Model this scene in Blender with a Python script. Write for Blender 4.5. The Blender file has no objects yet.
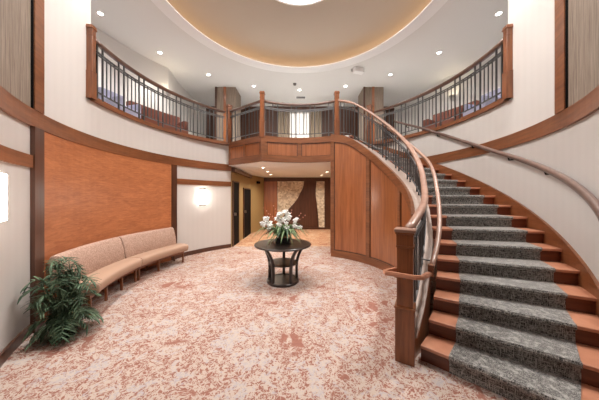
import bpy, bmesh, math, random
from mathutils import Vector, Matrix
random.seed(7)
C = bpy.context.scene.collection
CY = 4.07            # centre of the rotunda
RW = 3.43            # rotunda wall radius
F2 = 3.14            # mezzanine floor level
ZC = 5.59            # main ceiling level
D = math.radians

# ------------------------------------------------------------------ helpers
def P(phi, r, z=0.0):
    a = D(phi)
    return Vector((r*math.sin(a), CY - r*math.cos(a), z))

def obj(name, bm, mat, parent=None, smooth=False, bevel=0.0):
    bmesh.ops.recalc_face_normals(bm, faces=bm.faces[:])
    me = bpy.data.meshes.new(name)
    bm.to_mesh(me); bm.free()
    o = bpy.data.objects.new(name, me)
    C.objects.link(o)
    if mat: me.materials.append(mat)
    if parent is not None:
        o.parent = parent
        top = parent
        loc = Vector(parent.location)
        while top.parent is not None:
            top = top.parent; loc = loc + Vector(top.location)
        me.transform(Matrix.Translation(-loc))
    if smooth:
        for p in me.polygons: p.use_smooth = True
    if bevel > 0:
        b = o.modifiers.new('bevel', 'BEVEL'); b.width = bevel; b.segments = 2; b.limit_method = 'ANGLE'; b.angle_limit = D(40)
    return o

def tag(o, label, cat, group=None):
    o['label'] = label; o['category'] = cat
    if group: o['group'] = group
    return o

def thing(name, label, cat, loc=(0, 0, 0), group=None):
    o = bpy.data.objects.new(name, None); C.objects.link(o)
    o.location = loc; o.empty_display_size = 0.1
    return tag(o, label, cat, group)

def struct(name, bm, mat, parent=None, smooth=False, bevel=0.0):
    o = obj(name, bm, mat, parent, smooth, bevel)
    if parent is None: o['kind'] = 'structure'
    return o

def copy_thing(src, loc, rotz, label):
    r = src.copy(); C.objects.link(r); r.location = loc; r.rotation_euler = (0, 0, rotz); r['label'] = label
    for ch in list(src.children):
        c = ch.copy(); C.objects.link(c); c.parent = r
        for g in list(ch.children):
            d = g.copy(); C.objects.link(d); d.parent = c
    return r

def loft(bm, secs, closed=False, caps=True):
    rows = [[bm.verts.new(p) for p in s] for s in secs]
    n = len(rows[0])
    m = len(rows)
    for i in range(m if closed else m-1):
        a, b = rows[i], rows[(i+1) % m]
        for k in range(n):
            k2 = (k+1) % n
            bm.faces.new((a[k], a[k2], b[k2], b[k]))
    if caps and not closed:
        bm.faces.new(rows[0]); bm.faces.new(list(reversed(rows[-1])))

def val(f, x): return f(x) if callable(f) else f

def arcbox(bm, p0, p1, r0, r1, z0, z1, step=2.0):
    n = max(2, int(abs(p1-p0)/step)+1)
    secs = []
    for i in range(n+1):
        p = p0+(p1-p0)*i/n
        a, b, c, d = val(r0, p), val(r1, p), val(z0, p), val(z1, p)
        secs.append([P(p, a, c), P(p, b, c), P(p, b, d), P(p, a, d)])
    loft(bm, secs)

def arcprof(bm, p0, p1, prof, step=2.0):
    n = max(2, int(abs(p1-p0)/step)+1)
    loft(bm, [[P(p0+(p1-p0)*i/n, r, z) for r, z in prof] for i in range(n+1)])

def box(bm, cx, cy, z0, sx, sy, sz, rot=0.0):
    ca, sa = math.cos(rot), math.sin(rot)
    vs = []
    for z in (z0, z0+sz):
        for x, y in ((-1, -1), (1, -1), (1, 1), (-1, 1)):
            X, Y = x*sx/2, y*sy/2
            vs.append(bm.verts.new((cx+X*ca-Y*sa, cy+X*sa+Y*ca, z)))
    for f in ((0, 3, 2, 1), (4, 5, 6, 7), (0, 1, 5, 4), (1, 2, 6, 5), (2, 3, 7, 6), (3, 0, 4, 7)):
        bm.faces.new([vs[i] for i in f])

def bar(bm, a, b, w, d=None, out=None):
    """square bar from a to b"""
    a, b = Vector(a), Vector(b); d = d or w
    t = (b-a).normalized()
    s = out.copy() if out is not None else (Vector((0, 0, 1)).cross(t) if abs(t.z) < .95 else Vector((1, 0, 0)))
    s = (s - t*s.dot(t)).normalized(); u = t.cross(s)
    loft(bm, [[p+s*w/2*i+u*d/2*j for i, j in ((-1, -1), (1, -1), (1, 1), (-1, 1))] for p in (a, b)])

def sweep(bm, pts, prof, up=True):
    """profile of (side, up) pairs along pts; up stays vertical"""
    secs = []
    for i, p in enumerate(pts):
        a = pts[max(0, i-1)]; b = pts[min(len(pts)-1, i+1)]
        t = (Vector(b)-Vector(a)).normalized()
        s = Vector((t.y, -t.x, 0))
        s = s.normalized() if s.length > 1e-5 else Vector((1, 0, 0))
        u = Vector((0, 0, 1)) if up else s.cross(t).normalized()
        secs.append([Vector(p)+s*x+u*y for x, y in prof])
    loft(bm, secs)

def tube(bm, pts, r, n=8):
    m = len(pts)
    secs = []
    for i, p in enumerate(pts):
        a = Vector(pts[max(0, i-1)]); b = Vector(pts[min(m-1, i+1)])
        t = (b-a).normalized()
        s = t.cross(Vector((0, 0, 1)))
        s = s.normalized() if s.length > 1e-3 else Vector((1, 0, 0))
        u = s.cross(t)
        rr = r[i] if isinstance(r, (list, tuple)) else r
        secs.append([Vector(p)+(s*math.cos(k*2*math.pi/n)+u*math.sin(k*2*math.pi/n))*rr for k in range(n)])
    loft(bm, secs)

def lathe(bm, prof, cx=0, cy=0, n=40):
    rows = []
    for r, z in prof:
        if r < 1e-5: rows.append([bm.verts.new((cx, cy, z))])
        else: rows.append([bm.verts.new((cx+r*math.cos(k*2*math.pi/n), cy+r*math.sin(k*2*math.pi/n), z)) for k in range(n)])
    for a, b in zip(rows, rows[1:]):
        for k in range(n):
            k2 = (k+1) % n
            if len(a) == 1 and len(b) == 1: continue
            if len(a) == 1: bm.faces.new((a[0], b[k2], b[k]))
            elif len(b) == 1: bm.faces.new((a[k], a[k2], b[0]))
            else: bm.faces.new((a[k], a[k2], b[k2], b[k]))

def ring(bm, r0, r1, z0, z1, cx=0, cy=CY, n=96):
    secs = []
    for k in range(n):
        a = 2*math.pi*k/n; c, s = math.cos(a), math.sin(a)
        secs.append([Vector((cx+r*c, cy+r*s, z)) for r, z in ((r0, z0), (r1, z0), (r1, z1), (r0, z1))])
    loft(bm, secs, closed=True)

def poly(bm, pts, z0, z1):
    lo = [bm.verts.new((x, y, z0)) for x, y in pts]; hi = [bm.verts.new((x, y, z1)) for x, y in pts]
    fs = [bm.faces.new(lo), bm.faces.new(hi)]
    n = len(pts)
    for i in range(n): bm.faces.new((lo[i], lo[(i+1) % n], hi[(i+1) % n], hi[i]))
    bmesh.ops.triangulate(bm, faces=fs)

def B(): return bmesh.new()

def interp(tab):
    xs = [a for a, _ in tab]; ys = [b for _, b in tab]; n = len(xs)
    ms = [0]*n
    for i in range(n):
        if i == 0: ms[i] = (ys[1]-ys[0])/(xs[1]-xs[0])
        elif i == n-1: ms[i] = (ys[-1]-ys[-2])/(xs[-1]-xs[-2])
        else: ms[i] = (ys[i+1]-ys[i-1])/(xs[i+1]-xs[i-1])
    def f(x):
        if x <= xs[0]: return ys[0]+ms[0]*(x-xs[0])
        if x >= xs[-1]: return ys[-1]+ms[-1]*(x-xs[-1])
        for i in range(n-1):
            if x <= xs[i+1]:
                h = xs[i+1]-xs[i]; t = (x-xs[i])/h
                return (ys[i]*(2*t**3-3*t*t+1)+h*ms[i]*(t**3-2*t*t+t)+ys[i+1]*(-2*t**3+3*t*t)+h*ms[i+1]*(t**3-t*t))
    return f

# ------------------------------------------------------------------ materials
class NT:
    def __init__(s, name):
        s.m = bpy.data.materials.new(name); s.m.use_nodes = True
        s.t = s.m.node_tree; s.t.nodes.clear()
        s.out = s.n('ShaderNodeOutputMaterial'); s.p = s.n('ShaderNodeBsdfPrincipled')
        s.l(s.p.outputs[0], s.out.inputs[0])
        s.tc = s.n('ShaderNodeTexCoord'); s.co = s.tc.outputs['Object']
    def n(s, k, **kw):
        nd = s.t.nodes.new(k)
        for a, b in kw.items(): setattr(nd, a, b)
        return nd
    def l(s, a, b): s.t.links.new(a, b)
    def geo(s):                                    # world position so that all parts share one grain
        g = s.n('ShaderNodeNewGeometry'); s.co = g.outputs['Position']
    def noise(s, scale, detail=3, rough=.5, dist=0, co=None, off=(0, 0, 0)):
        mp = s.n('ShaderNodeMapping'); s.l(co or s.co, mp.inputs[0])
        sc = scale if isinstance(scale, tuple) else (scale,)*3
        mp.inputs['Scale'].default_value = sc; mp.inputs['Location'].default_value = off
        t = s.n('ShaderNodeTexNoise'); s.l(mp.outputs[0], t.inputs['Vector'])
        t.inputs['Scale'].default_value = 1; t.inputs['Detail'].default_value = detail
        t.inputs['Roughness'].default_value = rough; t.inputs['Distortion'].default_value = dist
        return t.outputs['Fac']
    def ramp(s, fac, stops):
        r = s.n('ShaderNodeValToRGB'); s.l(fac, r.inputs[0])
        e = r.color_ramp.elements
        while len(e) < len(stops): e.new(.5)
        for x, (pos, c) in zip(e, stops):
            x.position = pos; x.color = (c, c, c, 1) if isinstance(c, (int, float)) else (*c, 1)
        return r.outputs[0]
    def mix(s, fac, a, b, mode='MIX'):
        m = s.n('ShaderNodeMix', data_type='RGBA', blend_type=mode)
        for v, sock in ((fac, m.inputs[0]), (a, m.inputs[6]), (b, m.inputs[7])):
            if isinstance(v, (int, float)): sock.default_value = v
            elif isinstance(v, tuple): sock.default_value = (*v, 1)
            else: s.l(v, sock)
        return m.outputs[2]
    def math(s, op, a, b=0.0):
        m = s.n('ShaderNodeMath', operation=op)
        for v, sock in ((a, m.inputs[0]), (b, m.inputs[1])):
            if isinstance(v, (int, float)): sock.default_value = v
            else: s.l(v, sock)
        return m.outputs[0]
    def color(s, c):
        if isinstance(c, tuple): s.p.inputs['Base Color'].default_value = (*c, 1)
        else: s.l(c, s.p.inputs['Base Color'])
    def bump(s, h, strength=.2, dist=.01):
        b = s.n('ShaderNodeBump'); b.inputs['Strength'].default_value = strength; b.inputs['Distance'].default_value = dist
        s.l(h, b.inputs['Height']); s.l(b.outputs[0], s.p.inputs['Normal'])
    def set(s, **kw):
        for k, v in kw.items(): s.p.inputs[k.replace('_', ' ')].default_value = v
        return s

def plain(name, c, rough=.5, metal=0.0, **kw):
    t = NT(name); t.color(c); t.set(Roughness=rough, Metallic=metal, **kw)
    return t.m

def wood(name, dark, light, scale=(26, 26, 1.4), rough=.35, coat=.3):
    t = NT(name); t.geo()
    a = t.noise(scale, 5, .6, .4)
    b = t.noise(tuple(v*.25 for v in scale), 2, .5, .3, off=(3, 1, 7))
    f = t.math('ADD', t.math('MULTIPLY', a, .6), t.math('MULTIPLY', b, .4))
    t.color(t.ramp(f, [(.32, dark), (.66, light)]))
    t.set(Roughness=rough); t.p.inputs['Coat Weight'].default_value = coat; t.p.inputs['Coat Roughness'].default_value = .25
    return t.m

def emit(name, c, s, base=(.9, .9, .9)):
    t = NT(name); t.color(base); t.p.inputs['Emission Color'].default_value = (*c, 1); t.p.inputs['Emission Strength'].default_value = s
    return t.m

def wallmat(name, c):
    t = NT(name); t.geo()
    sp = t.n('ShaderNodeSeparateXYZ'); t.l(t.co, sp.inputs[0])
    at = t.math('ARCTAN2', sp.outputs[0], t.math('SUBTRACT', CY, sp.outputs[1]))
    w = t.math('SINE', t.math('MULTIPLY', at, 150.0))
    f = t.math('ADD', t.math('MULTIPLY', w, .5), .5)
    t.color(t.mix(f, tuple(v*.982 for v in c), c)); t.set(Roughness=.6)
    return t.m

M = {}
M['wall'] = wallmat('pale_striped_wallcovering', (.69, .655, .63))
M['ceiling'] = plain('ceiling_paint', (.76, .745, .72), .8)
M['white'] = plain('white_paint', (.90, .89, .88), .6)
M['mahogany'] = wood('mahogany_panel', (.22, .068, .022), (.47, .160, .055), rough=.28, coat=.8)
M['mahoganyH'] = wood('mahogany_trim', (.15, .050, .018), (.30, .108, .040), (3, 3, 30), .4)
M['dark_wood'] = wood('dark_walnut', (.050, .017, .009), (.115, .042, .022), rough=.35)
M['rail_wood'] = wood('handrail_wood', (.085, .038, .024), (.15, .072, .046), (6, 6, 20), .3, .6)
M['stair_rail'] = wood('stair_handrail_wood', (.24, .125, .086), (.37, .21, .15), (6, 6, 20), .38, .35)
M['wall_rail'] = wood('wall_handrail_wood', (.13, .075, .06), (.20, .125, .10), (6, 6, 20), .3, .6)
M['newel'] = wood('newel_wood', (.09, .024, .006), (.31, .100, .030), (30, 30, 2), .33, .4)
M['tread'] = wood('stair_tread_wood_lit', (.38, .14, .075), (.60, .28, .17), (5, 5, 30), .38, .4)  # stair wood with overhead light and gloss lightened into the colour
M['riser'] = wood('stair_riser_wood_shaded', (.085, .018, .007), (.17, .044, .017), (4, 4, 40), .4, .3)  # same stair wood, the shade on upright faces darkened into the colour
M['espresso'] = wood('espresso_table', (.012, .008, .007), (.030, .020, .016), (8, 8, 30), .3, .25)
M['metal'] = plain('bronze_metal', (.12, .117, .118), .36, .8)
M['chrome'] = plain('brushed_metal', (.5, .48, .46), .3, .9)
M['cap'] = plain('pale_curb_cap', (.44, .34, .29), .4)
M['black'] = plain('black_paint', (.006, .005, .005), .7)
M['black'].node_tree.nodes['Principled BSDF'].inputs['Specular IOR Level'].default_value = .1
M['warm_wall'] = plain('ochre_wall', (.36, .25, .11), .6)

t = NT('orange_veneer'); t.geo()
a = t.noise((5, 5, 40), 6, .7, 1.0); b = t.noise((2.2, 2.2, 6), 3, .6, .8)
t.color(t.ramp(t.math('ADD', t.math('MULTIPLY', a, .65), t.math('MULTIPLY', b, .35)), [(.3, (.34, .100, .034)), (.7, (.66, .255, .105))]))
t.set(Roughness=.45); M['veneer'] = t.m

t = NT('grasscloth'); t.geo()
a = t.noise((60, 60, 2.2), 4, .7, .3)
t.color(t.ramp(a, [(.3, (.16, .115, .085)), (.7, (.37, .30, .24))])); t.set(Roughness=.8); t.bump(a, .3, .004); M['grass'] = t.m

# carpet: salmon ground with cream scrollwork and lilac patches, warm hall lamplight tinted in
t = NT('patterned_carpet'); t.geo()
big = t.noise((1.6, 2.4, 1), 2, .55, .6)
mid = t.noise(5.5, 3, .55, 1.3, off=(9, 2, 0))
scr = t.noise(9.5, 1.2, .5, 2.6, off=(1, 5, 0))
fine = t.noise(24, 2, .6, 1.0, off=(4, 4, 0))
line = t.math('LESS_THAN', t.math('ABSOLUTE', t.math('SUBTRACT', scr, .5)), .044)
scr2 = t.noise(13, 1, .5, 2.2, off=(11, 3, 0))
line2 = t.math('LESS_THAN', t.math('ABSOLUTE', t.math('SUBTRACT', scr2, .47)), .038)
lines = t.math('MAXIMUM', line, line2)
lil_area = t.math('ADD', t.math('MULTIPLY', mid, .6), t.math('MULTIPLY', big, .4))
lil = t.ramp(lil_area, [(.525, 0.0), (.55, 1.0)])
lil = t.math('MULTIPLY', lil, t.ramp(fine, [(.36, 0.0), (.44, 1.0)]))
plainz = t.ramp(t.math('ADD', t.math('MULTIPLY', big, .5), t.math('MULTIPLY', mid, .5)), [(.375, 0.0), (.405, 1.0)])
salmon = t.mix(t.ramp(fine, [(.3, 0.0), (.7, 1.0)]), (.26, .105, .074), (.32, .135, .10))
spots = t.ramp(fine, [(.57, 0.0), (.605, 1.0)])
c1 = t.mix(t.math('MULTIPLY', lil, .95), salmon, (.41, .37, .385))
c2 = t.mix(t.math('MULTIPLY', t.math('MAXIMUM', lines, spots), t.math('MULTIPLY', plainz, .92)), c1, (.50, .405, .345))
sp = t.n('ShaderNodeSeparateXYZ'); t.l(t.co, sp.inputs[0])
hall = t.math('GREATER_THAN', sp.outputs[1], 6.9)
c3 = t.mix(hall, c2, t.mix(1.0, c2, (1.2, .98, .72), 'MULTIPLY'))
t.color(c3); t.set(Roughness=.95); t.bump(fine, .25, .01); M['carpet'] = t.m

# stair runner: close dark weave crossed by pale threads, with a soft sheen
t = NT('runner_weave'); t.geo()
a = t.noise((26, 26, 150), 3, .6); b = t.noise((150, 150, 22), 3, .6); c = t.noise(260, 1, .5)
f = t.math('MAXIMUM', t.math('MULTIPLY', a, 1.0), t.math('MULTIPLY', b, 1.0))
f = t.math('ADD', t.math('MULTIPLY', f, .75), t.math('MULTIPLY', c, .25))
t.color(t.ramp(f, [(.47, (.016, .014, .013)), (.61, (.40, .385, .36))]))
t.set(Roughness=.95); t.p.inputs['Sheen Weight'].default_value = 1.0; t.p.inputs['Sheen Roughness'].default_value = .4
M['runner'] = t.m

t = NT('sofa_fabric'); t.geo()
a = t.noise(55, 3, .6, .5)
t.color(t.ramp(a, [(.35, (.35, .215, .16)), (.65, (.56, .385, .305))])); t.set(Roughness=.85); M['sofa'] = t.m
M['sofa_seat'] = plain('sofa_seat_leather', (.46, .30, .215), .42)

t = NT('mosaic_stone'); t.geo()
v = t.n('ShaderNodeTexVoronoi'); t.l(t.co, v.inputs['Vector']); v.inputs['Scale'].default_value = 13
hs = t.n('ShaderNodeSeparateColor'); t.l(v.outputs['Color'], hs.inputs[0])
t.color(t.ramp(hs.outputs[0], [(.0, (.46, .36, .26)), (1.0, (.86, .76, .62))])); t.set(Roughness=.7); t.bump(v.outputs['Distance'], .5, .02); M['stone'] = t.m

t = NT('dome_paint'); t.color((.50, .43, .355)); t.set(Roughness=.6); M['dome'] = t.m
t = NT('curtain_cloth'); t.color((.52, .42, .32)); t.set(Roughness=.9); M['curtain'] = t.m
t = NT('leaf_green'); t.geo()
a = t.noise(9, 2, .5); t.color(t.ramp(a, [(.3, (.020, .055, .025)), (.7, (.17, .27, .16))])); t.set(Roughness=.4); M['leaf'] = t.m
t = NT('strap_leaf'); t.geo()
a = t.noise(30, 2, .5); t.color(t.ramp(a, [(.3, (.06, .13, .045)), (.7, (.27, .38, .18))])); t.set(Roughness=.5); M['strap'] = t.m
M['petal'] = plain('white_petal', (.86, .85, .82), .5)
M['petal'].node_tree.nodes['Principled BSDF'].inputs['Subsurface Weight'].default_value = 0.0
M['bud'] = plain('flower_bud', (.62, .28, .20), .5)
M['twig'] = plain('twig_bark', (.20, .09, .05), .7)
M['vase'] = plain('dark_glass', (.015, .016, .016), .08)
M['rust'] = plain('rust_upholstery', (.20, .066, .042), .75)
M['lav'] = plain('lavender_upholstery', (.42, .42, .56), .75)
M['lamp'] = emit('dome_lamp_glass', (1, .97, .93), 12.0)
M['cove'] = emit('cove_strip', (1, .60, .26), 1.25)
M['down'] = emit('downlight_lens', (1, .95, .88), 14.0)
M['downwarm'] = emit('warm_downlight_lens', (1, .84, .62), 10.0)
M['sconce'] = emit('sconce_glass', (1, .93, .82), 11.0)
M['day'] = emit('daylit_sheer', (1, .92, .84), .36)

# ------------------------------------------------------------------ setting
bm = B(); box(bm, 0, 4.0, -.1, 16, 17, .1); struct('floor', bm, M['carpet'])

def both(f):
    for s, side in ((-1, 'left'), (1, 'right')): f(s, side)

def walls(s, side):
    bm = B()
    arcbox(bm, s*46, s*81.8, RW, RW+.22, 0, ZC)
    arcbox(bm, s*81.8, s*142, RW, RW+.10, 0, F2-.03)
    struct('wall_'+side, bm, M['wall'])
    bm = B()                                       # broad band around the room
    arcbox(bm, s*46, s*142, RW-.03, RW+.01, 2.345, 2.54)
    struct('trim_band_'+side, bm, M['mahoganyH'])
    bm = B()                                       # balcony edge board
    arcbox(bm, s*81.5, s*141.5, lambda p: RW-.06-.10*max(0, (abs(p)-110)/30), RW+.06, F2-.03, F2+.05)
    struct('trim_edge_'+side, bm, M['mahoganyH'])
    bm = B(); arcbox(bm, s*62.4, s*65.4, RW-.04, RW+.01, 2.54, ZC); struct('trim_post_upper_'+side, bm, M['mahoganyH'])
    bm = B(); arcbox(bm, s*46, s*62.4, RW-.012, RW+.01, 2.54, ZC); struct('wall_grasscloth_'+side, bm, M['grass'])
    bm = B(); arcbox(bm, s*62.15, s*62.5, RW-.03, RW+.01, 2.54, ZC); struct('trim_bead_'+side, bm, M['black'])
both(walls)

for a, b in ((-62.4, -65.4), (-112.9, -115.2)):
    bm = B(); arcbox(bm, a, b, RW-.04, RW+.01, 0.0, 2.345); struct('trim_post', bm, M['dark_wood'])
bm = B(); arcbox(bm, -65.4, -112.9, RW-.02, RW+.01, .0, 2.345); struct('wall_veneer_panel', bm, M['veneer'])
for a, b in ((-46, -62.4), (-115.2, -142)):
    bm = B(); arcbox(bm, a, b, RW-.025, RW+.01, 1.875, 2.015); struct('trim_rail', bm, M['mahoganyH'])
    bm = B(); arcbox(bm, a, b, RW-.02, RW+.01, 0, .11); struct('baseboard_left', bm, M['dark_wood'])

# entrance vestibule behind the camera, open to the street front
bm = B()
arcbox(bm, -46, 46, RW, RW+.2, 2.75, ZC); struct('wall_front', bm, M['wall'])
for s, nm in ((-1, 'vestibule_left'), (1, 'vestibule_right')):
    bm = B(); box(bm, s*2.62, -.6, 0, .16, 4.4, 2.75); struct('wall_'+nm, bm, M['wall'])
bm = B(); box(bm, 0, -.9, 2.75, 5.5, 3.8, .12); struct('ceiling_vestibule', bm, M['ceiling'])
bm = B(); box(bm, 0, -2.85, 2.1, 5.3, .12, .65); box(bm, -2.1, -2.85, 0, 1.1, .12, 2.1); box(bm, 2.1, -2.85, 0, 1.1, .12, 2.1)
struct('wall_entrance', bm, M['wall'])

# mezzanine slab
edge = [(-60-1.5*i, RW+.02) for i in range(14)]+[(-81.8-(141-81.8)*i/30, RW+.02) for i in range(31)]
for i in range(7):                                  # straight link from the left wall to the centre arc
    v_ = Vector((-2.08, 6.58)).lerp(Vector((-.97, 5.82)), i/6)-Vector((0, CY)); edge.append((math.degrees(math.atan2(v_.x, -v_.y)), v_.length))
edge += [(-151-58*i/24, 2.0) for i in range(25)]+[(-218.4, 2.02), (-218.5, RW+.02)]
edge += [(-219-(141-81.8)*i/30, RW+.02) for i in range(31)]+[(-279.7-1.5*i, RW+.02) for i in range(14)]
bm = B()
loft(bm, [[P(p, r, 2.495), P(p, 9.5, 2.495), P(p, 9.5, F2), P(p, r, F2)] for p, r in edge])
struct('floor_mezzanine', bm, M['white'])

# main ceiling with round opening
bm = B()
N = 96
inn = [bm.verts.new((3.03*math.cos(2*math.pi*k/N), CY+3.03*math.sin(2*math.pi*k/N), ZC)) for k in range(N)]
out = []
for k in range(N):
    a = 2*math.pi*k/N; c, s = math.cos(a), math.sin(a); f = 9/max(abs(c), abs(s)); out.append(bm.verts.new((f*c, CY+f*s, ZC)))
for k in range(N): bm.faces.new((inn[k], inn[(k+1) % N], out[(k+1) % N], out[k]))
struct('ceiling', bm, M['ceiling'])
bm = B(); ring(bm, 2.76, 3.06, ZC-.03, ZC+.004); struct('trim_dome_ring', bm, M['white'])
bm = B(); lathe(bm, [(3.07, ZC+.012), (3.06, ZC+.14), (2.98, ZC+.22), (2.8, ZC+.29), (2.4, ZC+.37), (1.8, ZC+.46), (1.0, ZC+.53), (0, ZC+.56)], 0, CY, 96)
struct('ceiling_dome', bm, M['dome'], smooth=True)
bm = B(); ring(bm, 2.95, 3.03, ZC+.02, ZC+.05); o = obj('cove_light', bm, M['cove']); tag(o, 'warm hidden strip light running round the edge of the ceiling dome', 'light')
root = thing('dome_lamp', 'large round glowing lamp at the centre of the ceiling dome', 'ceiling light', (0, CY, ZC+.5))
bm = B(); lathe(bm, [(0, ZC+.35), (.5, ZC+.362), (.85, ZC+.39), (1.0, ZC+.44), (1.02, ZC+.5), (0, ZC+.5)], 0, CY, 64); obj('lamp_shade', bm, M['lamp'], root, True)
bm = B(); ring(bm, 1.02, 1.07, ZC+.42, ZC+.53); obj('lamp_rim', bm, M['white'], root)

# walls of the upper lounge
bm = B(); arcbox(bm, -60, -148, lambda p: 5.0+.11*max(0, -p-125), lambda p: 5.12+.11*max(0, -p-125), F2, ZC); struct('wall_upper_left', bm, M['ceiling'])
bm = B(); arcbox(bm, 60, 146, lambda p: 6.0+.06*max(0, p-125), lambda p: 6.12+.06*max(0, p-125), F2, ZC); struct('wall_upper_right', bm, M['ceiling'])
bm = B()
for x0, x1 in ((-8, -.62), (.62, 8)): box(bm, (x0+x1)/2, 9.86, F2, x1-x0, .12, ZC-F2)
box(bm, 0, 9.86, 5.35, 1.24, .12, ZC-5.35)
struct('wall_upper_back', bm, M['dark_wood'])
bm = B(); box(bm, 0, 9.9, F2, 1.24, .02, 5.35-F2)
w = struct('window_1', bm, M['day'])
bm = B()
for x in (-.59, -.2, .2, .59): box(bm, x, 9.87, F2, .06, .05, 5.35-F2)
for z in (F2, 5.29): box(bm, 0, 9.87, z, 1.24, .05, .06)
obj('window_frame', bm, M['white'], w)
def drape(name, label, x0, x1, y, m, folds):
    bm = B(); n = folds*8; prev = None
    for i in range(n+1):
        x = x0+(x1-x0)*i/n; yy = y+.035*math.sin(2*math.pi*folds*i/n)
        vs = [bm.verts.new((x, yy+dy, z)) for dy, z in ((0, F2+.02), (.012, F2+.02), (.012, 5.33), (0, 5.33))]
        if prev:
            for k in range(4): bm.faces.new((prev[k], prev[(k+1) % 4], vs[(k+1) % 4], vs[k]))
        prev = vs
    return tag(obj(name, bm, m, None, True), label, 'curtain')
drape('curtain', 'beige curtain at the left side of the upper window', -.98, -.42, 9.72, M['curtain'], 5)
drape('curtain', 'beige curtain at the right side of the upper window',   .42, .98, 9.72, M['curtain'], 5)

# columns
for s, w_ in ((-1, 'left'), (1, 'right')):
    root = thing('column', 'square %s column upstairs with a wood strip, %s of the balcony centre' % ('grasscloth clad', w_), 'column', (s*2.72, 8.45, F2), 'columns of the upper lounge')
    bm = B(); box(bm, s*2.72, 8.45, F2, .74, .74, ZC-F2); obj('shaft', bm, M['grass'], root)
    bm = B(); box(bm, s*2.72-.02, 8.07, F2, .09, .03, ZC-F2); obj('wood_strip', bm, M['mahogany'], root)
    bm = B(); box(bm, s*2.72-.345, 8.07, F2, .06, .03, ZC-F2); obj('edge_strip', bm, M['dark_wood'], root)

# lower hall
bm = B(); poly(bm, [(-2.1, 6.82), (-2.1, 9.4), (-1.72, 10.6), (-1.9, 10.75), (-2.3, 9.45), (-2.3, 6.82)], 0, 2.495); struct('wall_hall_left', bm, M['warm_wall'])
bm = B(); box(bm, -2.05, 8.05, 2.34, .1, 2.5, .12); struct('trim_hall_crown', bm, M['dark_wood'])
def hall_door(k, y0, y1, h):
    bm = B(); box(bm, -2.09, (y0+y1)/2, 0, .04, y1-y0, h); d = struct('door_%d' % k, bm, M['black'])
    bm = B()
    box(bm, -2.085, y0-.02, 0, .05, .04, h+.04); box(bm, -2.085, y1+.02, 0, .05, .04, h+.04); box(bm, -2.085, (y0+y1)/2, h, .05, y1-y0, .04)
    obj('door_frame', bm, M['dark_wood'], d)
    bm = B(); box(bm, -2.04, y0+.09, .95, .06, .03, .1); obj('door_handle', bm, M['chrome'], d)
hall_door(1, 6.90, 7.5, 2.02); hall_door(2, 8.2, 9.3, 1.86)
bm = B(); box(bm, .5, 10.68, 0, 5.2, .14, 2.495); struct('wall_back', bm, M['dark_wood'])
bm = B(); box(bm, -1.39, 10.59, .1, .62, .04, 2.2); struct('trim_wood_panel', bm, M['mahogany'])
bm = B(); box(bm, 1.6, 10.59, .1, .75, .04, 2.2); struct('trim_dark_panel', bm, M['dark_wood'])
def ycurve(bm, pts, y0, y1):
    a = [bm.verts.new((x, y0, z)) for x, z in pts]; b = [bm.verts.new((x, y1, z)) for x, z in pts]
    f = [bm.faces.new(a), bm.faces.new(b)]; n = len(pts)
    for i in range(n): bm.faces.new((a[i], a[(i+1) % n], b[(i+1) % n], b[i]))
    bmesh.ops.triangulate(bm, faces=f)
c1 = interp([(.1, -.95), (.6, -.78), (1.0, -.5), (1.4, -.15), (1.8, .06), (2.05, .18), (2.31, .22)])
c2 = interp([(.1, .92), (.7, .90), (1.2, .84), (1.7, .78), (2.31, .82)])
zs = [.1+(2.31-.1)*i/20 for i in range(21)]
bm = B(); ycurve(bm, [(-1.06, .1)]+[(c1(z), z) for z in zs]+[(-1.06, 2.31)], 10.57, 10.62); struct('trim_mosaic_wide', bm, M['stone'])
bm = B(); ycurve(bm, [(c2(z), z) for z in zs]+[(1.2, 2.31), (1.2, .1)], 10.57, 10.62); struct('trim_mosaic_narrow', bm, M['stone'])
bm = B(); box(bm, .5, 10.58, 0, 5.2, .06, .1); struct('baseboard_back', bm, M['dark_wood'])
bm = B(); box(bm, 2.7, 8.4, 0, .15, 4.6, 2.495); struct('wall_hall_right', bm, M['warm_wall'])
tag(obj('wall_sign', (lambda b: (box(b, -1.88, 10.0, 2.16, .2, .12, .1, 1.25), b)[1])(B()), M['black']), 'small dark box fixed high on the ochre wall of the hall', 'sign')

# fascia under the balcony
def fascia_arc():
    bm = B(); arcbox(bm, -151, -209, 1.97, 2.03, 2.495, F2+.02); o = struct('trim_fascia_centre', bm, M['mahogany'])
    bm = B()
    for z0, z1 in ((2.495, 2.66), (3.02, F2+.03)): arcbox(bm, -151, -209, 1.945, 1.98, z0, z1)
    for p in (-152.2, -180, -207.8): arcbox(bm, p-1.6, p+1.6, 1.946, 1.98, 2.66, 3.02, 1)
    obj('fascia_frame', bm, M['mahoganyH'], o)
    bm = B()
    for p0, p1 in ((-153.8, -178.4), (-181.6, -206.2)):
        arcbox(bm, p0, p1, 1.952, 1.98, 3.0, 3.02); arcbox(bm, p0, p1, 1.955, 1.98, 2.66, 2.672)
        for e in (p0, p1+.6): arcbox(bm, e, e-.6, 1.955, 1.98, 2.66, 3.02, .5)
    obj('fascia_moulding', bm, M['dark_wood'], o)
fascia_arc()
bm = B(); box(bm, -.975, 5.80, 2.495, .085, .085, F2+.03-2.495, D(17)); struct('trim_fascia_corner', bm, M['mahoganyH'])
A0 = Vector((-2.08, 6.58, 0)); A1 = Vector((-.985, 5.83, 0))
def straight(bm, a, b, z0, z1, th, off=0):
    d = (b-a).normalized(); n = Vector((d.y, -d.x, 0))
    loft(bm, [[p+n*(off)+Vector((0, 0, z0)), p+n*(off+th)+Vector((0, 0, z0)), p+n*(off+th)+Vector((0, 0, z1)), p+n*off+Vector((0, 0, z1))] for p in (a, b)])
bm = B(); straight(bm, A0, A1, 2.495, F2+.02, .05, -.03); o = struct('trim_fascia_left', bm, M['mahogany'])
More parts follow.
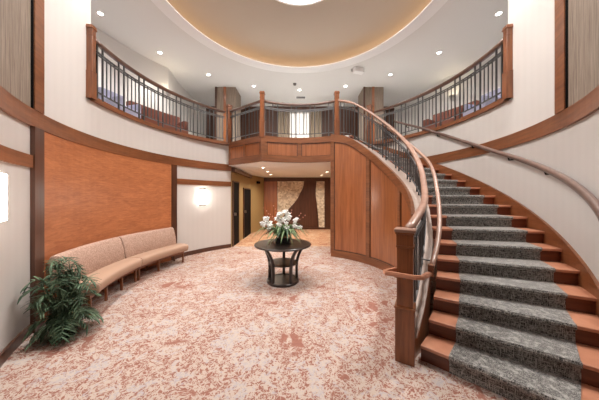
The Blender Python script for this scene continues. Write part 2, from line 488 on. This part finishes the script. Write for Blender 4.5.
bm = B()
for z0, z1 in ((2.495, 2.66), (3.02, F2+.03)): straight(bm, A0, A1, z0, z1, .03, .018)
for f in (.0, .47, .94): straight(bm, A0.lerp(A1, f), A0.lerp(A1, f+.06), 2.66, 3.02, .028, .018)
obj('fascia_frame', bm, M['mahoganyH'], o)
bm = B()
for f0, f1 in ((.06, .47), (.53, .94)):
    straight(bm, A0.lerp(A1, f0), A0.lerp(A1, f1), 3.0, 3.02, .022, .018); straight(bm, A0.lerp(A1, f0), A0.lerp(A1, f1), 2.66, 2.672, .022, .018)
obj('fascia_moulding', bm, M['dark_wood'], o)

# ------------------------------------------------------------------ staircase
RISE = .157
def lag(n): return 6.0 if n <= 6 else max(1.0, 6.0-(n-6)*1.0)
def ph_out(n): return 36.1+5.55*(n-1)
def ph_in(n): return ph_out(n)-lag(n)
def dl(p): return .22*max(0.0, (63-p)/36)**1.5 if p < 63 else 0.0
def rf(p): return 1.87+dl(p)                                  # face of the curved panel wall
rs = interp([(28, 2.31), (41, 2.22), (54, 2.16), (64, 2.13), (90, 2.09), (150, 2.07)])
ktop = interp([(27, .18), (31, .30), (36, .50), (44, .86), (63, 1.27), (79.5, 1.62), (101.8, 2.10), (121.5, 2.60), (139.6, 3.03), (154, F2+.03)])
zrail = interp([(27, 1.21), (37, 1.37), (50, 1.52), (63, 1.76), (76, 2.11), (90, 2.52), (107, 3.03), (124.6, 3.56), (138, 3.92), (150.5, 4.10)])
def nose(p): return RISE*((p-36.1)/5.55+1)

stair = thing('staircase', 'curved wooden staircase rising along the right wall to the balcony', 'staircase', (2.6, 3.0, 0))
def line_n(n, off=0.0):
    a = P(ph_in(n), rs(ph_in(n))); b = P(ph_out(n), RW-.01)
    d = (b-a).normalized(); f = Vector((d.y, -d.x, 0))           # f points down the stairs
    if f.dot(P(ph_out(n)-90, 1)-Vector((0, CY, 0))*0 - Vector((0, CY, 0))) > 0: pass
    down = P(ph_out(n), RW)-P(ph_out(n)+2, RW)
    if f.dot(down) < 0: f = -f
    return a+f*off, b+f*off, f
for n in range(1, 21):
    z = RISE*n
    a, b, f = line_n(n); a2, b2, _ = line_n(n+1) if n < 20 else (P(147, 2.03), P(147, RW-.01), None)
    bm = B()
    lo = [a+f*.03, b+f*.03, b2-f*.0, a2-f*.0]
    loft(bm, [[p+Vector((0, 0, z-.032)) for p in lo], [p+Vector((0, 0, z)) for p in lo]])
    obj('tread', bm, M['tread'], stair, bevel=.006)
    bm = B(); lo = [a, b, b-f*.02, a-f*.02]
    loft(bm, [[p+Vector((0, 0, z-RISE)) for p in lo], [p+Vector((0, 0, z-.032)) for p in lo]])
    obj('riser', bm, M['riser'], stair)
bm = B(); arcbox(bm, 29, 153.8, rf, lambda p: rf(p)+.19, 0, ktop); obj('curved_panel_wall', bm, M['mahogany'], stair)
bm = B(); arcbox(bm, 28.6, 150, lambda p: rf(p)+.02, lambda p: rf(p)+.215, lambda p: ktop(p)-.01, lambda p: ktop(p)+.02); obj('curb_cap', bm, M['cap'], stair)
bm = B()
arcbox(bm, 63, 153.8, lambda p: rf(p)-.025, lambda p: rf(p)+.01, 0, .17)
arcbox(bm, 63, 153.8, lambda p: rf(p)-.025, lambda p: rf(p)+.025, lambda p: ktop(p)-.17, lambda p: ktop(p)+.02)
for p in (152.6, 122, 91, 64.5): arcbox(bm, p-1.5, p+1.5, rf(p)-.024, rf(p)+.01, .1, lambda q: ktop(q)-.1, 1)
obj('panel_frame', bm, M['mahoganyH'], stair)
bm = B()
for p0, p1 in ((123.5, 151.1), (92.5, 120.5), (66, 89.5)):
    for e in (p0, p1-.5): arcbox(bm, e, e+.5, lambda p: rf(p)-.012, lambda p: rf(p)+.01, .17, lambda p: ktop(p)-.17, .5)
    arcbox(bm, p0, p1, lambda p: rf(p)-.014, lambda p: rf(p)+.01, .17, .19)
    arcbox(bm, p0, p1, lambda p: rf(p)-.012, lambda p: rf(p)+.01, lambda p: ktop(p)-.19, lambda p: ktop(p)-.17)
obj('panel_moulding', bm, M['dark_wood'], stair)
bm = B(); arcbox(bm, 33.5, 134, RW-.03, RW-.002, lambda p: max(0, nose(p)-.36), lambda p: nose(p)+.12); obj('outer_stringer', bm, M['mahoganyH'], stair)

# runner
bm = B(); rows = []
def rr(n, off, z):
    a, b, f = line_n(n, off); L = (b-a).length
    u0 = .225/L; u1 = 1-.215/L
    return (a.lerp(b, u0)+Vector((0, 0, z)), a.lerp(b, u1)+Vector((0, 0, z)))
for n in range(1, 21):
    z = RISE*n
    rows += [rr(n, .010, z-RISE+.008 if n > 1 else .004), rr(n, .010, z-.045), rr(n, .036, z-.036), rr(n, .042, z-.012), rr(n, .034, z+.006), rr(n, .0, z+.008)]
K = 8
grid = [[bm.verts.new(a.lerp(b, k/K)) for k in range(K+1)] for a, b in rows]
for i in range(len(grid)-1):
    for k in range(K): bm.faces.new((grid[i][k], grid[i][k+1], grid[i+1][k+1], grid[i+1][k]))
ro = obj('stair_runner', bm, M['runner']); tag(ro, 'grey and black woven carpet runner covering the middle of the curved stairs', 'carpet runner')

# ------------------------------------------------------------------ railings
HAND = [(-.034, -.03), (.034, -.03), (.04, .005), (.028, .03), (-.028, .03), (-.04, .005)]
FLAT = [(-.014, -.008), (.014, -.008), (.014, .008), (-.014, .008)]
def newel(parent, x, y, z0, h, w, rot, m=None, cap=True):
    m = m or M['newel']
    bm = B()
    box(bm, x, y, z0, w, w, h-.05, rot)
    box(bm, x, y, z0, w*1.18, w*1.18, h*.36, rot)
    box(bm, x, y, z0+h*.36, w*1.26, w*1.26, .016, rot)
    box(bm, x, y, z0+h*.86, w*1.12, w*1.12, .014, rot)
    o = obj('newel_post', bm, m, parent, bevel=.004)
    bm = B()
    box(bm, x, y, z0+h-.055, w*1.28, w*1.28, .022, rot); box(bm, x, y, z0+h-.033, w*1.14, w*1.14, .033, rot)
    obj('post_cap', bm, m, o, bevel=.004)
    return o

def railing(root, path, base, top, s0, s1, stepdeg, hm='rail_wood', ab=.11):
    """path(p)->(x,y); base(p), top(p) heights; p runs s0..s1"""
    n = max(8, int(abs(s1-s0)/2.0)) if abs(s1-s0) > 3 else 8
    ps = [s0+(s1-s0)*i/n for i in range(n+1)]
    V = lambda p, z: Vector((*path(p), z))
    bm = B(); sweep(bm, [V(p, top(p)) for p in ps], HAND); obj('handrail', bm, M[hm], root, True)
    bm = B(); sweep(bm, [V(p, top(p)-.145) for p in ps], FLAT); obj('upper_bar', bm, M['metal'], root)
    bm = B(); sweep(bm, [V(p, top(p)-.185) for p in ps], FLAT); obj('middle_bar', bm, M['metal'], root)
    bm = B(); sweep(bm, [V(p, base(p)+ab) for p in ps], FLAT); obj('bottom_bar', bm, M['metal'], root)
    sg = 1 if s1 > s0 else -1
    p = s0+sg*stepdeg*.6; k = 0
    while (s1-p)*sg > stepdeg*.25:
        q = k % 5
        bm = B()
        t = V(p+sg*.01, 0)-V(p, 0); t.normalize()
        if q in (0, 1):
            bar(bm, V(p, base(p)), V(p, top(p)-.02), .022, .022, t); obj('post_bar', bm, M['metal'], root)
            p += sg*stepdeg*(1.35 if q == 0 else 1.0)
        else:
            bar(bm, V(p, base(p)+ab), V(p, top(p)-.15), .014, .014, t); obj('baluster', bm, M['metal'], root)
            p += sg*stepdeg
        k += 1

RB = 3.37
def pol(r): return lambda p: (P(p, r).x, P(p, r).y)
zf = lambda p: F2+.03
zt = lambda p: 4.09
def side_rail(s, side):
    q = P(s*82, RB)
    root = thing('balcony_railing', 'long curved balcony railing above the %s' % ('orange panel and bench on the left wall' if s < 0 else 'curved stairs on the right wall'), 'railing', (q.x, q.y, F2), 'balcony railings')
    railing(root, pol(RB), zf, zt, s*81.6, s*138.3, 1.5)
    e = P(s*80.9, RB+.02); newel(root, e.x, e.y, F2-.02, 1.17, .085, D(s*82.0))
    e = P(s*140, 3.27); newel(root, e.x, e.y, F2-.02, 1.17, .12, D(s*140))
both(side_rail)

q = P(180, 2.0)
root = thing('balcony_railing', 'short concave balcony railing between two newel posts at the centre', 'railing', (q.x, q.y, F2), 'balcony railings')
railing(root, pol(2.0), zf, zt, 151.6, 208.4, 2.75)
for p in (150.6, 209.4):
    e = P(p, 2.0); newel(root, e.x, e.y, F2-.02, 1.2, .11, 0)
L0 = P(-140, 3.27); L1 = P(-150.6, 2.0)
root = thing('balcony_railing', 'short straight balcony railing joining the left curve to the centre', 'railing', (L0.x, L0.y, F2), 'balcony railings')
railing(root, lambda p: (L0.x+(L1.x-L0.x)*p/100, L0.y+(L1.y-L0.y)*p/100), zf, zt, 5, 95, 8)

NX, NY = 1.01, 2.10
root = thing('stair_railing', 'curving stair railing from the bottom newel post up to the balcony', 'railing', (NX, NY, 0))
rmid = lambda p: rf(p)+.13
def rpath(p): v = P(p, rmid(p)); return (v.x, v.y)
railing(root, rpath, lambda p: ktop(p)+.03, zrail, 28.5, 149.4, 2.15, 'stair_rail', ab=.09)
bm = B(); rot = D(-30)
box(bm, NX, NY, .0, .165, .165, .50, rot); box(bm, NX, NY, .5, .178, .178, .02, rot); box(bm, NX, NY, .5, .138, .138, .70, rot)
box(bm, NX, NY, 1.07, .155, .155, .018, rot); box(bm, NX, NY, 1.09, .147, .147, .11, rot); box(bm, NX, NY, 1.195, .165, .165, .02, rot)
o = obj('newel_post', bm, M['newel'], root, bevel=.005)
bm = B(); box(bm, NX, NY, 1.214, .185, .185, .03, rot); obj('post_cap', bm, M['stair_rail'], o, bevel=.008)

# inner grab rail wrapping the newel
root = thing('grab_rail', 'slim inner handrail beside the stair railing, wrapping round the bottom newel', 'handrail', (NX, NY, .8))
zg = interp([(31.6, .87), (45, 1.22), (58, 1.56), (73.5, 2.03), (90, 2.42), (107, 2.90), (130, 3.55), (140, 3.85)])
def gp(p): return P(p, rf(p)+.285+.02*max(0, (50-p)/20), zg(p))
bm = B(); sweep(bm, [gp(31.6+(140-31.6)*i/60) for i in range(61)], [(x*.62, y*.8) for x, y in HAND]); obj('rail', bm, M['stair_rail'], root, True)
g0 = gp(31.6)
bm = B(); box(bm, g0.x, g0.y, .80, .05, .05, .11, D(-30)); obj('end_block', bm, M['mahoganyH'], root, bevel=.004)
ax = Vector((math.cos(rot), math.sin(rot), 0)); ay = Vector((-math.sin(rot), math.cos(rot), 0)); NC = Vector((NX, NY, .83))
path = [Vector((g0.x, g0.y, .83)), NC+ax*.14-ay*.10, NC+ax*.09-ay*.125, NC-ax*.16-ay*.125, NC-ax*.17-ay*.10, NC-ax*.09+ay*.03]
bm = B(); sweep(bm, path, [(x*.5, y*.6) for x, y in HAND]); obj('wrap_rail', bm, M['tread'], root)
bm = B(); tube(bm, [NC-ay*.06+Vector((0, 0, -.03)), NC-ay*.10+Vector((0, 0, -.03)), NC-ay*.12+Vector((0, 0, -.01))], .010); obj('bracket', bm, M['metal'], root)
for p in (36, 62, 90, 118):
    a = P(p, rf(p)+.16, zg(p)-.09); b = gp(p)
    bm = B(); tube(bm, [a, P(p, rf(p)+.26, zg(p)-.09), b-Vector((0, 0, .02))], .008); obj('bracket', bm, M['metal'], root)

# wall handrail
root = thing('wall_handrail', 'long brown handrail fixed to the white wall beside the stairs', 'handrail', (*P(80, 3.36).xy, 0))
zw = interp([(44, 1.31), (48.8, 1.45), (60, 1.73), (74, 2.06), (87.8, 2.41), (102.5, 2.86), (113.5, 3.22), (128, 3.66)])
bm = B(); sweep(bm, [P(44+(128-44)*i/50, 3.355, zw(44+(128-44)*i/50)) for i in range(51)], [(x*.75, y) for x, y in HAND]); obj('rail', bm, M['wall_rail'], root, True)
for p in (56, 67.5, 80, 93.5, 108, 122):
    bm = B(); tube(bm, [P(p, RW+.005, zw(p)-.07), P(p, 3.37, zw(p)-.075), P(p, 3.355, zw(p)-.02)], .011); obj('bracket', bm, M['black'], root)

# ------------------------------------------------------------------ bench
root = thing('curved_bench', 'long curved tan upholstered bench against the orange panel', 'bench', (*P(-89, 3.1).xy, 0))
SP = [(2.875, .31), (2.865, .36), (2.875, .405), (2.91, .43), (3.0, .437), (3.26, .42), (3.26, .27), (2.9, .27)]
BP = [(3.17, .40), (3.20, .60), (3.255, .78), (3.29, .815), (3.34, .82), (3.375, .79), (3.385, .70), (3.36, .40)]
for a, b in ((-65.2, -89.0), (-89.4, -113.6)):
    bm = B(); arcprof(bm, a, b, SP); obj('seat', bm, M['sofa_seat'], root, True, .015)
    bm = B(); arcprof(bm, a+(-1 if a > -70 else 0), b+(1.5 if b < -100 else 0), BP); obj('backrest', bm, M['sofa'], root, True, .015)
bm = B(); arcbox(bm, -66, -113, 2.98, 3.3, .21, .275); obj('base_frame', bm, M['mahoganyH'], root)
for p in (-66.2, -74.5, -82, -88.6, -90.2, -100, -112.4):
    for r in (2.985, 3.27):
        q = P(p, r); bm = B(); box(bm, q.x, q.y, 0, .028, .03, .215, D(p)); obj('leg', bm, M['newel'], root)

# ------------------------------------------------------------------ pedestal table with flowers
TX, TY = -.305, 4.03
root = thing('side_table', 'round dark espresso pedestal table standing in the middle of the carpet', 'table', (TX, TY, 0))
bm = B(); lathe(bm, [(0, .66), (.49, .66), (.512, .668), (.518, .685), (.508, .698), (0, .70)], TX, TY, 64); obj('tabletop', bm, M['espresso'], root)
bm = B(); lathe(bm, [(0, .335), (.265, .335), (.27, .35), (.265, .362), (0, .362)], TX, TY, 48); obj('shelf', bm, M['espresso'], root)
bm = B(); lathe(bm, [(0, 0), (.285, 0), (.295, .012), (.295, .04), (.285, .052), (.255, .052), (.25, .042), (0, .042)], TX, TY, 48); obj('base_ring', bm, M['espresso'], root)
leg = interp([(0, .27), (.2, .262), (.36, .272), (.48, .31), (.59, .375), (.665, .45)])
for k in range(5):
    a = D(18+72*k); c, s = math.cos(a), math.sin(a)
    bm = B(); secs = []
    for i in range(13):
        z = .02+.645*i/12; r = leg(z); sd = Vector((-s, c, 0))*.025; ou = Vector((c, s, 0))*.02
        p = Vector((TX+r*c, TY+r*s, z)); secs.append([p-sd-ou, p+sd-ou, p+sd+ou, p-sd+ou])
    loft(bm, secs); obj('leg', bm, M['espresso'], root, True)

root = thing('flower_arrangement', 'white orchids with long green leaves in a dark square vase on the table', 'flowers', (TX, TY+.03, .70))
fx, fy = TX, TY+.03
bm = B(); box(bm, fx-.065, fy, .701, .135, .19, .10); box(bm, fx+.065, fy, .701, .135, .19, .10); obj('vase', bm, M['vase'], root, bevel=.008)
def blade(bm, pts, wid):
    n = len(pts)
    secs = []
    for i, p in enumerate(pts):
        t = (Vector(pts[min(n-1, i+1)])-Vector(pts[max(0, i-1)])).normalized()
        s = t.cross(Vector((0, 0, 1)))
        s = s.normalized() if s.length > 1e-3 else Vector((1, 0, 0))
        u = s.cross(t)
        w = wid*max(.06, math.sin(math.pi*(.12+.86*i/(n-1))))
        secs.append([Vector(p)-s*w/2+u*w*.10, Vector(p)-u*.0012, Vector(p)+s*w/2+u*w*.10, Vector(p)+u*.0012])
    loft(bm, secs)
def arch(x, y, z, a, reach, up, drop, n=8):
    out = []
    for i in range(n+1):
        f = i/n; r = reach*f
        out.append(Vector((x+r*math.cos(a), y+r*math.sin(a), z+up*math.sin(min(1, f*1.25)*math.pi/2)-drop*max(0, f-.35)**1.6*2.2)))
    return out
for k in range(99):
    a = random.uniform(0, 2*math.pi); bm = B()
    inner = k < 36
    blade(bm, arch(fx+random.uniform(-.1, .1), fy+random.uniform(-.06, .06), .82, a, random.uniform(.16, .34) if inner else random.uniform(.34, .50), random.uniform(.12, .27), random.uniform(.02, .12) if inner else random.uniform(.12, .24)), random.uniform(.026, .046))
    obj('leaf', bm, M['strap'] if k % 3 else M['leaf'], root, True)
def bloom(parent, c, size, face):
    f = Vector(face).normalized(); s = f.cross(Vector((0, 0, 1))).normalized(); u = s.cross(f)
    bm = B()
    for j in range(5):
        a = math.pi/2+j*2*math.pi/5; d = s*math.cos(a)+u*math.sin(a); e = f.cross(d)
        L = size*(1.0 if j else .9); W = size*(.85 if j in (1, 4) else .55)
        secs = []
        for i in range(6):
            q = i/5; w = W*math.sin(math.pi*(.08+.88*q)); p = Vector(c)+d*L*q+f*(size*.22*math.sin(q*math.pi))
            secs.append([p-e*w/2+f*.004, p-f*.002, p+e*w/2+f*.004, p+f*.004])
        loft(bm, secs)
    return obj('bloom', bm, M['petal'], parent, True)
stems = [(-.03, .33, 11), (.06, .37, 9), (-.29, .24, 9), (.27, .22, 8), (.0, .22, 7), (-.18, .18, 3)]
for sx, h, nb in stems:
    bm = B(); pts = [Vector((fx+sx*.2, fy, .88)), Vector((fx+sx*.5, fy-.02, .86+h*.7)), Vector((fx+sx*.9, fy-.05, .86+h)), Vector((fx+sx*1.15, fy-.08, .86+h*.86))]
    tube(bm, pts, .004, 6); st = obj('stem', bm, M['strap'], root, True)
    for j in range(nb):
        c = (fx+sx+random.uniform(-.085, .085), fy-.05+random.uniform(-.09, .06), .86+h+random.uniform(-.11, .06))
        bloom(root, c, random.uniform(.038, .055), (random.uniform(-.5, .5), -1, random.uniform(-.1, .6)))
for x1, z1 in ((-.38, 1.34), (-.25, 1.22), (-.19, 1.38), (.32, 1.24), (.40, 1.20), (.15, 1.3)):
    bm = B(); pts = []
    for i in range(9):
        f = i/8; pts.append(Vector((fx+x1*f+.02*math.sin(f*9), fy+.04+.02*math.cos(f*7), .9+(z1-.9)*f)))
    tube(bm, pts, [.004-.0025*i/8 for i in range(9)], 5); tw = obj('twig', bm, M['twig'], root, True)
    for i in (5, 6, 7, 8):
        bm = B(); p = pts[i]; bmesh.ops.create_icosphere(bm, subdivisions=1, radius=.012, matrix=Matrix.Translation(p)); obj('bud', bm, M['bud'], tw, True)

# ------------------------------------------------------------------ potted palm
px_, py_ = -2.62, 2.45
root = thing('potted_palm', 'bushy dark green parlour palm on the floor at the near end of the bench', 'plant', (px_, py_, 0))
bm = B(); lathe(bm, [(0, 0), (.10, 0), (.13, .19), (.14, .20), (.125, .20), (.115, .17), (0, .17)], px_, py_, 32); obj('pot', bm, M['black'], root, True)
random.seed(21)
def frond(base, a, reach, top, tipz, start=3):
    bm = B(); pts = []
    for i in range(11):
        f = i/10
        x = base.x+reach*f**1.15*math.cos(a); y = base.y+reach*f**1.15*math.sin(a)
        z = (1-f)**2*base.z+2*f*(1-f)*(top*1.25)+f*f*tipz
        pts.append(Vector((x, y, z)))
    tube(bm, pts, [.005-.0035*i/10 for i in range(11)], 5)
    for i in range(start, 11):
        p = pts[i]; t = (pts[min(10, i+1)]-pts[i-1]).normalized()
        s = t.cross(Vector((0, 0, 1))); s = s.normalized() if s.length > 1e-3 else Vector((1, 0, 0))
        for sd in (-1, 1):
            L = random.uniform(.085, .13)*(1-.3*abs(i-6)/5)
            d = (s*sd*.85+t*.6+Vector((0, 0, random.uniform(-.25, .45)))).normalized()
            blade(bm, [p+d*L*q-Vector((0, 0, .03*q*q)) for q in (0, .25, .5, .75, 1)], random.uniform(.016, .024))
    return bm
for k in range(99):
    a = random.uniform(0, 2*math.pi); h = random.random()
    top = .22+.66*h**.8
    reach = random.uniform(.04, .20) if h > .6 else random.uniform(.12, .27)
    if k < 36: top = .24; reach = random.uniform(.15, .25)
    base = Vector((px_+random.uniform(-.08, .08), py_+random.uniform(-.08, .08), .2))
    obj('frond', frond(base, a, reach, top, random.uniform(.06, .16) if k < 36 else max(.07, top-random.uniform(-.02, .12)), 3 if k < 36 else 1), M['leaf'], root, True)

# ------------------------------------------------------------------ wall sconces
def sconce(p, z, label):
    q = P(p, RW-.05)
    root = thing('wall_sconce', label, 'wall light', (q.x, q.y, z), 'wall sconces')
    bm = B(); arcbox(bm, p-1.5, p+1.5, RW-.02, RW+.005, z-.24, z+.24, 1); obj('backplate', bm, M['chrome'], root)
    bm = B(); arcbox(bm, p-1.25, p+1.25, RW-.10, RW-.02, z-.20, z+.20, .6); obj('shade', bm, M['sconce'], root, bevel=.008)
sconce(-48.4, 1.54, 'bright rectangular wall sconce at the extreme left, before the bench')
sconce(-127.6, 1.55, 'bright wall sconce on the white wall past the far end of the bench')

# ------------------------------------------------------------------ downlights
def downlight(x, y, z, lens, label, group, r=.048):
    root = thing('downlight', label, 'ceiling light', (x, y, z), group)
    bm = B(); ring(bm, r, r+.022, z-.012, z, x, y, 24); obj('trim_ring', bm, M['white'], root)
    bm = B(); lathe(bm, [(0, z-.008), (r, z-.006), (r, z-.001), (0, z-.001)], x, y, 24); obj('lens', bm, lens, root)
def spot(x, y, z, e, col, size=96, blend=.9):
    l = bpy.data.lights.new('downlight_beam', 'SPOT'); l.energy = e; l.color = col; l.spot_size = D(size); l.spot_blend = blend; l.shadow_soft_size = .07
    o = bpy.data.objects.new('downlight_beam', l); C.objects.link(o); o.location = (x, y, z-.03)
ords = ['first', 'second', 'third', 'fourth', 'middle', 'sixth', 'seventh', 'eighth', 'last']
for i in range(9):
    k_ = i-4; an, ra = [(180, 4.22), (157, 4.27), (136.7, 4.37), (118, 4.42), (100, 4.45)][abs(k_)]
    q = P(an*(1 if k_ > 0 else -1), ra)
    downlight(q.x, q.y, ZC, M['down'], '%s from the left of nine round downlights in the upper ceiling' % ords[i], 'downlights in the upper ceiling')
    spot(q.x, q.y, ZC, 95, (1, .97, .93))
for x, y, lab in ((-1.17, 7.05, 'nearest left'), (-1.17, 8.14, 'middle left'), (-1.2, 9.2, 'farthest left'), (1.03, 8.2, 'nearer right'), (.95, 9.4, 'farther right')):
    downlight(x, y, 2.495, M['downwarm'], '%s downlight in the low ceiling under the balcony' % lab, 'downlights under the balcony', .045)
    spot(x, y, 2.495, 68, (1, .88, .72), 150)

for s_, sd in ((-1, 'left'), (1, 'right')):  # lamps added out of view to brighten treads against dark risers
    for p, wh in ((57, 'nearest the entrance'), (77, 'beside the balcony end')):
        q = P(s_*p, 3.24); what = 'the bench' if s_ < 0 else 'the stairs'
        downlight(q.x, q.y, ZC, M['down'], 'added unseen downlight close to the %s wall over %s, %s' % (sd, what, wh), 'added downlights between dome and wall')
        l = bpy.data.lights.new('downlight_beam', 'SPOT'); l.energy = 240; l.color = (1, .97, .93); l.spot_size = D(84); l.spot_blend = 1.0; l.shadow_soft_size = .07  # beam of the added lamp
        o = bpy.data.objects.new('downlight_beam', l); C.objects.link(o); o.location = (q.x, q.y, ZC-.03)
        o.rotation_euler = Vector((-q.x*.10, -(q.y-CY)*.10, -1)).to_track_quat('-Z', 'Y').to_euler()
# ceiling fittings
root = thing('emergency_light', 'small white box light on the ceiling by the dome edge', 'light', (1.85, 6.9, ZC))
bm = B(); box(bm, 1.85, 6.9, ZC-.15, .32, .16, .15, .3); obj('housing', bm, M['white'], root, bevel=.01)
bm = B(); box(bm, 1.66, 6.95, ZC-.07, .05, .05, .07, .3); obj('lamp_head', bm, M['chrome'], root)
o = thing('ceiling_vent', 'small grey rectangular air vent in the ceiling above the centre railing', 'vent', (.05, 8.9, ZC))
bm = B(); box(bm, .05, 8.9, ZC-.012, .42, .20, .012); obj('vent_frame', bm, M['white'], o)
bm = B()
for i in range(6): box(bm, .05, 8.83+i*.028, ZC-.018, .36, .014, .008)
obj('vent_slats', bm, M['metal'], o)
bm = B(); lathe(bm, [(0, ZC-.05), (.05, ZC-.045), (.065, ZC)], -.17, 7.85, 24); tag(obj('smoke_detector', bm, M['metal']), 'small round grey detector on the ceiling left of the centre light', 'detector')

# ------------------------------------------------------------------ upper lounge furniture
def sofa(p0, p1, r, label):
    q = P((p0+p1)/2, r)
    root = thing('lounge_sofa', label, 'sofa', (q.x, q.y, F2), 'rust sofas upstairs')
    bm = B(); arcbox(bm, p0, p1, r, r+.6, F2+.15, F2+.42, 3); obj('seat', bm, M['rust'], root, bevel=.03)
    bm = B(); arcbox(bm, p0, p1, r+.5, r+.68, F2+.2, F2+.85, 3); obj('backrest', bm, M['rust'], root, bevel=.03)
    s = 1 if p1 > p0 else -1
    for a in (p0, p1-s*2): 
        bm = B(); arcbox(bm, a, a+s*2, r, r+.6, F2+.15, F2+.6, 1); obj('arm', bm, M['rust'], root, bevel=.02)
    bm = B(); arcbox(bm, p0, p1, r+.05, r+.6, F2, F2+.15, 3); obj('plinth', bm, M['black'], root)
sofa(-109, -126, 4.0, 'rust coloured sofa behind the left balcony railing')
sofa(108, 122, 4.15, 'rust coloured sofa behind the right balcony railing')
def armchair(p, r, label):
    q = P(p, r); rot = D(p)
    root = thing('lounge_armchair', label, 'armchair', (q.x, q.y, F2), 'pale armchairs upstairs')
    def bx(nm, u, v, z, a, b, c, m):
        x = q.x+u*math.cos(rot)-v*math.sin(rot); y = q.y+u*math.sin(rot)+v*math.cos(rot)
        bm = B(); box(bm, x, y, F2+z, a, b, c, rot); obj(nm, bm, m, root, bevel=.03)
    bx('seat', 0, 0, .14, .44, .6, .3, M['lav']); bx('backrest', 0, -.28, .14, .52, .16, .72, M['lav'])
    for u in (-.22, .22): bx('arm', u, 0, .14, .09, .62, .46, M['lav'])
    for u in (-.18, .18):
        for v in (-.25, .25): bx('leg', u, v, 0, .04, .04, .15, M['black'])
armchair(-103.6, 4.25, 'pale blue armchair behind the left balcony railing')
armchair(103, 4.35, 'lavender armchair behind the right balcony railing')
def uplight(p, r, z, label):
    q = P(p, r)
    root = thing('upper_sconce', label, 'wall light', (q.x, q.y, z), 'uplights of the upper lounge')
    bm = B(); lathe(bm, [(0, z-.1), (.04, z-.09), (.09, z+.06), (.08, z+.06), (.03, z-.06), (0, z-.06)], q.x, q.y, 20); obj('bowl', bm, M['chrome'], root, True)
    bm = B(); lathe(bm, [(0, z-.04), (.06, z+.0), (0, z+.01)], q.x, q.y, 16); obj('bulb', bm, emit('uplight_bulb', (1, .85, .6), 40), root, True)
uplight(-124, 4.88, 4.75, 'glowing wall uplight behind the left balcony railing')
uplight(122, 5.88, 4.8, 'glowing wall uplight behind the right balcony railing')

# ------------------------------------------------------------------ world, camera, view
wd = bpy.data.worlds.new('World'); bpy.context.scene.world = wd; wd.use_nodes = True
wd.node_tree.nodes['Background'].inputs[0].default_value = (1, .97, .94, 1)
wd.node_tree.nodes['Background'].inputs[1].default_value = .02
cam = bpy.data.cameras.new('Camera'); co = bpy.data.objects.new('Camera', cam); C.objects.link(co)
cam.sensor_width = 36; cam.lens = 220*36/599; cam.shift_y = -2.7/599
co.location = (0, 0, 1.54); co.rotation_euler = (D(90), 0, 0); cam.clip_start = .02
bpy.context.scene.camera = co
v = bpy.context.scene.view_settings
v.view_transform = 'Standard'; v.look = 'None'; v.gamma = 1; v.use_curve_mapping = False; v.exposure = 0.92
